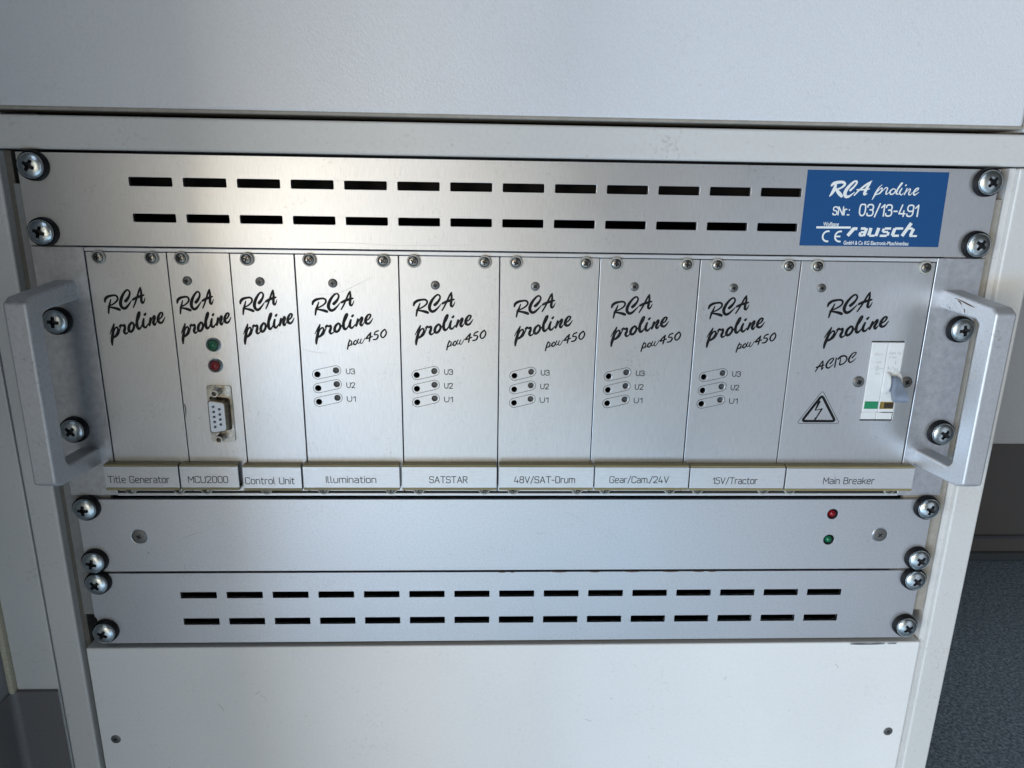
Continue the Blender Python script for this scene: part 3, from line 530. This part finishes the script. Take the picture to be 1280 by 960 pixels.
for k, nm in enumerate(names):
    x0, x1 = SEP[k]+0.28, SEP[k+1]-0.28; cx = (x0+x1)/2
    t = thing('plug_in_unit', labs[k], 'plug-in unit', (cx, 0, 91.5), 'plug-in units side by side in the subrack')
    holes = []; dy = [0, 0.12, -0.05, 0.05, 0, -0.08, 0.04, 0, 0.06][k]
    if 3 <= k <= 7:
        h0, h1 = HP[k-3]
        for j in range(3): holes += [circ(h0, 157.5-7.5*j, 1.55), circ(h1, 159.75-7.5*j, 1.6)]
    if k == 1: holes += [circ(-157.1, 173.0, 2.5), circ(-157.2, 162.0, 2.5), rrect(-161.2, -151.8, 126.6, 145, 1.5)]
    if k == 8: holes += [rrect(188.2, 206.2, 133.3, 177.9, 0.4, 2)]
    link('faceplate', plate(rrect(x0, x1, 91.5, 219.45, 0.2, 1), holes, dy, 2.4, 0.16), M['brushed'], t)
    Y = dy-0.03
    bots = tops[k]
    for xs in tops[k]:
        f = inst('collar_screw', SMALL_HEAD, t, (xs, dy, 217.0), rot()); inst('washer', COLLAR, f, (xs, dy, 217.0))
    for xs in tops[k]:
        f = inst('collar_screw', SMALL_HEAD, t, (xs+0.5, dy, 93.3), rot()); inst('washer', COLLAR, f, (xs+0.5, dy, 93.3))
    if fix[k]: inst('fixing_screw', FIX_HEAD, t, (fix[k][0], dy, fix[k][1]), rot())
    # printed script
    if k == 8: bb = None
    elif k == 0: bb = (-210.3, -180.6, 172.6, 202.2)
    elif k == 1: bb = (-174.4, -147.5, 173.6, 201.6)
    elif k == 2: bb = (-142.9, -115.6, 173.6, 201.6)
    else: o_ = [-105.9, -54.5, -2.9, 47.6, 98.4][k-3]; bb = (o_-0.9, o_+30.2, 174.0, 201.4)
    link('script_lettering', strokes(AC, Y, scr(*bb) if bb else None, wk=1.25 if bb else 1.32), M['ink'], t)
    if 3 <= k <= 7:
        o_ = [-51.9+0.5, -0.0, 51.4-51.4, 0, 0][0]
        dx = [-103.0, -51.6, 0.0, 50.6, 101.4][k-3]
        link('type_lettering', strokes(POW, Y, lambda a, b: (a+dx, b), wk=1.3), M['ink'], t)
        ol = []; 
        for j in range(3):
            c_ = capsule(h0, 157.5-7.5*j, h1, 159.75-7.5*j, 2.55); ol.append([(a, b, 0.24) for a, b in c_])
        link('lamp_outline', strokes(ol, Y, smooth=False, cap=False), M['ink_fine'], t)
        link('channel_lettering', joinme([engraved('U%d' % (3-j), h1+5.3-0.1*j, h1+9.6-0.1*j, 157.9-7.55*j, 2.75, Y, 0.42, 9) for j in range(3)]), M['ink'], t)
        for j in range(3): inst('lamp', SPOT, t, (h1, dy, 159.75-7.5*j))
    # bottom strip with engraved name
    lx0, lx1 = [(-219.1, -180.4), (-179.6, -148.9), (-146.7, -115.7), (-114.7, -63.1), (-61.9, -10.7), (-9.5, 42.1), (42.9, 94.6), (95.4, 148.1), (148.9, 220.9)][k]
    dz = [0, 0, -0.5, 0, 0, 0.15, 0, -0.35, -0.5][k]; dyy = [0, .1, .4, 0, 0, -.2, 0, .3, .2][k]
    st_ = link('name_strip', boxme(lx0, lx1, -5.2+dyy, -4.2+dyy, 95.6+dz, 107.7+dz, bev=0.15), M['strip'], t)
    link('strip_holder', boxme(lx0+0.1, lx1-0.1, -4.9+dyy, -0.12, 107.75+dz, 108.7+dz, bev=0.25), M['olive'], st_)
    link('strip_lip', boxme(lx0+0.05, lx1-0.05, -5.3+dyy, -0.12, 94.2+dz, 95.55+dz, bev=0.25), M['olive'], st_)
    a, b, zz = labx[k]; zz += 0.3
    link('engraved_lettering', engraved(nm, a, b, zz, 3.6, -5.22+dyy, 0.45), M['engrave'], st_)
    U_ = t
    if k == 1:
        BEZ = setm(lathe_me([(2.5, 1.2), (3.0, 1.9), (3.5, 1.5), (3.8, 0.4), (3.8, 0.0)], 28), M['zinc'])
        LL = lathe_me([(0, 2.3), (1.2, 2.0), (2.1, 1.3), (2.45, 0.2), (2.45, -1)], 24)
        for z, mm_, lb in ((173.0, M['led_green'], 'green LED'), (162.0, M['led_red'], 'red LED')):
            l_ = inst('led', setm(LL.copy(), mm_), t, (-157.1, dy, z), label=lb); inst('bezel', BEZ, l_, (-157.1, dy, z))
        cn = link('socket_flange', plate(rrect(-162.9, -150.2, 120.3, 151.3, 1.2), [], dy-0.9, dy-0.02, 0.15), M['shell'], t)
        def dshape(dx0, zc, hw, hh, sl_, r=1.6):     # wide side on the left
            P = [(dx0-hw, zc-hh), (dx0+hw, zc-hh+sl_), (dx0+hw, zc+hh-sl_), (dx0-hw, zc+hh)]; o = []
            for i in range(4):
                A, B, D = (Vector(P[(i+j-1) % 4]) for j in range(3)); u = (A-B).normalized()*r; v = (D-B).normalized()*r
                for q in range(5): tt = q/4; o.append(tuple((B+u)*(1-tt)**2+B*2*tt*(1-tt)+(B+v)*tt*tt))
            return o
        bm = bmesh.new()      # drawn tin shell: flared base ring up to the rim
        rings = []
        for hw, hh, y in ((5.3, 10.0, -0.85), (4.6, 9.3, -1.4), (4.35, 9.05, -3), (4.3, 9.0, -6.3), (4.0, 8.7, -6.4)):
            rings.append([bm.verts.new((x, dy+y, z)) for x, z in dshape(-156.5, 135.8, hw, hh, 1.2)])
        for A, B in zip(rings, rings[1:]):
            for i in range(len(A)): j = (i+1) % len(A); bm.faces.new((A[i], A[j], B[j], B[i]))
        link('socket_shell', tomesh(bm, smooth=True, angle=50), M['shell_dark'], cn)
        pins = [(-158.2, 135.8+2.76*(i-2)) for i in range(5)]+[(-155.2, 135.8+2.76*(i-1.5)) for i in range(4)]
        link('socket_insert', plate(dshape(-156.5, 135.8, 3.95, 8.65, 1.2), [circ(x, z, 0.78, 12) for x, z in pins], dy-6.2, dy-1.5, 0.15), M['insert'], cn)
        link('socket_back', boxme(-160, -153, dy-1.45, dy-1.2, 128, 143.5), M['inside'], cn)
        for z in (148.4, 123.2): inst('jack_post', HEXNUT_TOP, cn, (-157.0, dy, z), 0.4); 
        for z in (148.4, 123.2): inst('jack_nut', HEXNUT, cn, (-157.0, dy+3.0, z), 0.2)
    if k == 8:
        link('type_lettering', strokes(ACDC, Y, wk=1.35), M['ink'], t)
        tri = lambda r_, w_: [[(165.2+p[0], 137.9+p[1], w_) for p in tripts(r_)]]
        def tripts(s_):
            P = [(0, 12.2*s_), (-11.6*s_, -6.2*s_), (11.6*s_, -6.2*s_)]; o = []
            for i in range(3):
                A, B, D = (Vector(P[(i+j-1) % 3]) for j in range(3)); u = (A-B).normalized()*1.9; v = (D-B).normalized()*1.9
                for q in range(6): tt = q/5; o.append(tuple((B+u)*(1-tt)**2+B*2*tt*(1-tt)+(B+v)*tt*tt))
            o.append(o[0]); return o
        sg = link('warning_sign', strokes(tri(0.80, 1.45), Y, smooth=False, cap=False), M['ink'], t)
        link('sign_outline', strokes(tri(1.03, 0.26), Y, smooth=False, cap=False), M['ink_fine'], sg)
        link('lightning_bolt', strokes([[(164.4, 144.6, 1.5), (162.6, 139.3, 0.75)], [(162.3, 139.0, 0.35), (166.6, 140.1, 0.6)], [(166.2, 140.0, 0.9), (163.2, 133.8, 0.7)], [(163.5, 134.9, 1.4), (162.7, 132.7, 0.1)]], Y-0.01, smooth=False, cap=False), M['ink'], sg)
        for x, z in ((184.2, 155.4), (210.7, 155.4)): inst('fixing_screw', FIX_HEAD, t, (x, dy, z), rot()).scale = (1.35, 1, 1.35)
        br = link('circuit_breaker', boxme(188.4, 197.05, -0.5, 12, 138.4, 177.2, bev=0.3), M['white_plastic'], t)
        link('breaker_body', boxme(197.25, 206.0, -0.5, 12, 138.4, 177.2, bev=0.3), M['white_plastic'], br)
        link('breaker_foot', boxme(188.4, 197.05, 0.5, 12, 133.9, 138.1, bev=0.3), M['white_plastic'], br)
        link('breaker_foot', boxme(197.25, 206.0, 0.5, 12, 133.9, 138.1, bev=0.3), M['white_plastic'], br)
        gi = link('green_window', boxme(189.0, 196.7, -0.75, 1, 140.2, 144.6, bev=0.4), M['green_plastic'], br)
        link('amber_window', boxme(197.6, 205.4, -0.65, 1, 140.2, 144.4, bev=0.3), M['amber'], br)
        link('dark_slot', boxme(199.8, 205.1, -0.85, 0.5, 140.6, 143.9, bev=0.3), M['brown_stain'], br)
        link('soot', strokes([[(198.2, 138.25, 0.2), (201, 138.35, 0.5), (205.5, 138.3, 0.4)]], -0.52), M['brown_stain'], br)
        # toggle: two white cheeks and a grey lever pointing down and out
        for xa, xb in ((198.2, 199.6), (204.3, 205.7)):
            bm = bmesh.new(); pts = [(-0.4, 149.2)]+[(-0.4-4.6*math.sin(math.pi*q/12), 155.2-6.0*math.cos(math.pi*q/12)) for q in range(1, 12)]+[(-0.4, 161.2)]
            f0 = [bm.verts.new((xa, y, z)) for y, z in pts]; f1 = [bm.verts.new((xb, y, z)) for y, z in pts]
            bm.faces.new(f0); bm.faces.new(f1[::-1])
            for i in range(len(pts)): j = (i+1) % len(pts); bm.faces.new((f0[i], f0[j], f1[j], f1[i]))
            bmesh.ops.recalc_face_normals(bm, faces=bm.faces)
            bmesh.ops.bevel(bm, geom=[e for e in bm.edges if e.calc_face_angle(0) > 0.9], offset=0.3, segments=2, affect='EDGES', clamp_overlap=True)
            link('lever_guard', tomesh(bm, smooth=True, angle=40), M['white_plastic'], br)
        bm = bmesh.new(); lp = [(-2.0, 159.4, 1.9), (-6.4, 158.8, 1.9), (-8.4, 156.2, 2.1), (-9.6, 153.8, 2.9), (-11.2, 152.4, 3.7), (-12.6, 150.6, 4.1), (-12.7, 148.8, 4.1), (-11.6, 147.4, 4.0), (-9.6, 147.0, 3.7), (-7.2, 148.0, 2.9), (-4.5, 150.2, 2.0), (-2.0, 151.5, 1.9)]
        f0 = [bm.verts.new((201.95-w_, y, z)) for y, z, w_ in lp]; f1 = [bm.verts.new((201.95+w_, y, z)) for y, z, w_ in lp]
        bm.faces.new(f0); bm.faces.new(f1[::-1])
        for i in range(len(lp)): j = (i+1) % len(lp); bm.faces.new((f0[i], f0[j], f1[j], f1[i]))
        bmesh.ops.triangulate(bm, faces=[f for f in bm.faces if len(f.verts) > 4])
        bmesh.ops.recalc_face_normals(bm, faces=bm.faces)
        bmesh.ops.bevel(bm, geom=[e for e in bm.edges if e.calc_face_angle(0) > 1.2], offset=0.7, segments=3, affect='EDGES', clamp_overlap=True)
        link('lever', tomesh(bm, smooth=True, angle=50), M['lever'], br)
        M['faint'] = M.get('faint') or mat('faint_grey_print', (0.42, 0.41, 0.40), 0.5)
        link('small_print', joinme([text('iSD(c)', 190.2, 170.2, 1.9, -0.53), text('OFF', 192.0, 165.8, 1.6, -0.53), text('ON', 192.2, 159.6, 1.6, -0.53), text('C60N  C6', 198.2, 170.8, 1.8, -0.53, sx=0.85),
              text('1P  400V', 198.2, 168.6, 1.5, -0.53, sx=0.85), text('I', 202.2, 165.4, 3.0, -0.53)]), M['faint'], br)
        sy = [[(192.9+0.9*math.cos(q*math.pi/6), 163.1+0.9*math.sin(q*math.pi/6), 0.22) for q in range(13)], [(192.9, 161.3, .2), (192.9, 164.9, .2)], [(193.9, 163.1, .2), (196.6, 163.1, .2)],
              [(203.6+0.9*math.cos(q*math.pi/6), 162.0+0.9*math.sin(q*math.pi/6), 0.22) for q in range(13)], [(198.6, 163.6, .2), (200.4, 162.6, .2), (201.6, 164.0, .2), (202.8, 162.3, .2)], [(199.0, 162.4, .2), (199.0, 164.4, .2)]]
        link('circuit_symbol', strokes(sy, -0.53, smooth=False), M['faint'], br)
# dark streaks and stains on the right handle's inner side, faint marks on the plates
hd = [o for o in sr.children if o.name.startswith('handle')][-1]
def side_marks(sts, x, m, parent):
    for st in sts:
        me = strokes([st], 0.0)
        for v in me.vertices: v.co = Vector((x+v.co.y, v.co.x, v.co.z))
        link('rust_streak', me, m, parent)
side_marks([[(-9, 202.6, .2), (-14, 202.0, .6), (-20, 201.0, .8), (-25, 200.3, .3)], [(-17.5, 198.4, .5), (-18, 197.6, .9), (-18.3, 196.6, .4)],
            [(-12, 201.6, .5), (-14, 200.9, .8), (-15, 199.9, .3)], [(-6, 197.5, .5), (-6.5, 197.1, .4), (-7, 196.8, .2)]], 222.85, M['grime'], hd)
def marks(parent, sts, m='smudge', y=-0.02):
    for st in sts: link('scratch', strokes([st], y, wk=0.65), M[m], parent)
marks(bp_, [[(-185, 63, .1), (-181, 64.5, .35), (-177, 65.8, .3), (-172, 67, .1)], [(-203, 57, .3), (-201.5, 56.6, .3)], [(11, 66, .15), (14, 65.4, .25), (18, 65.8, .1)],
            [(28, 79, .1), (34, 76, .2), (41, 71, .1)]])
marks(bp_, [[(-204.5, 54.2, .5), (-203.6, 54.0, .4)]], 'scuff')
marks(tp, [[(-112, 224.8, .1), (-90, 225.6, .2), (-60, 224.6, .15), (-25, 225.3, .1)], [(145, 226.9, .5), (153, 226.7, .6), (163, 227.0, .2)]])
units = [o for o in C.objects if o.name.startswith('plug_in_unit')]
marks(units[1], [[(-175.2, 141, .5), (-174.9, 138, .7), (-175.3, 134, .3)], [(-168.3, 133.4, .5), (-167.8, 133.3, .4)]], 'scuff', -0.16)
marks(units[3], [[(-104, 199.5, .1), (-92, 200.5, .2), (-84, 204, .25), (-74, 209, .1)], [(-112, 171, .1), (-106, 169.5, .2), (-98, 168.8, .1)]])
marks(units[8], [[(150.2, 160.2, .4), (150.8, 160.1, .4)]], 'scuff', -0.1)
marks(door, [[(-150, -40, .12), (-147, -42, .25), (-146.6, -45, .12)], [(-210, -92.5, .2), (-208, -91.2, .5)], [(60, -45, .5), (61.5, -45.3, .4)]])
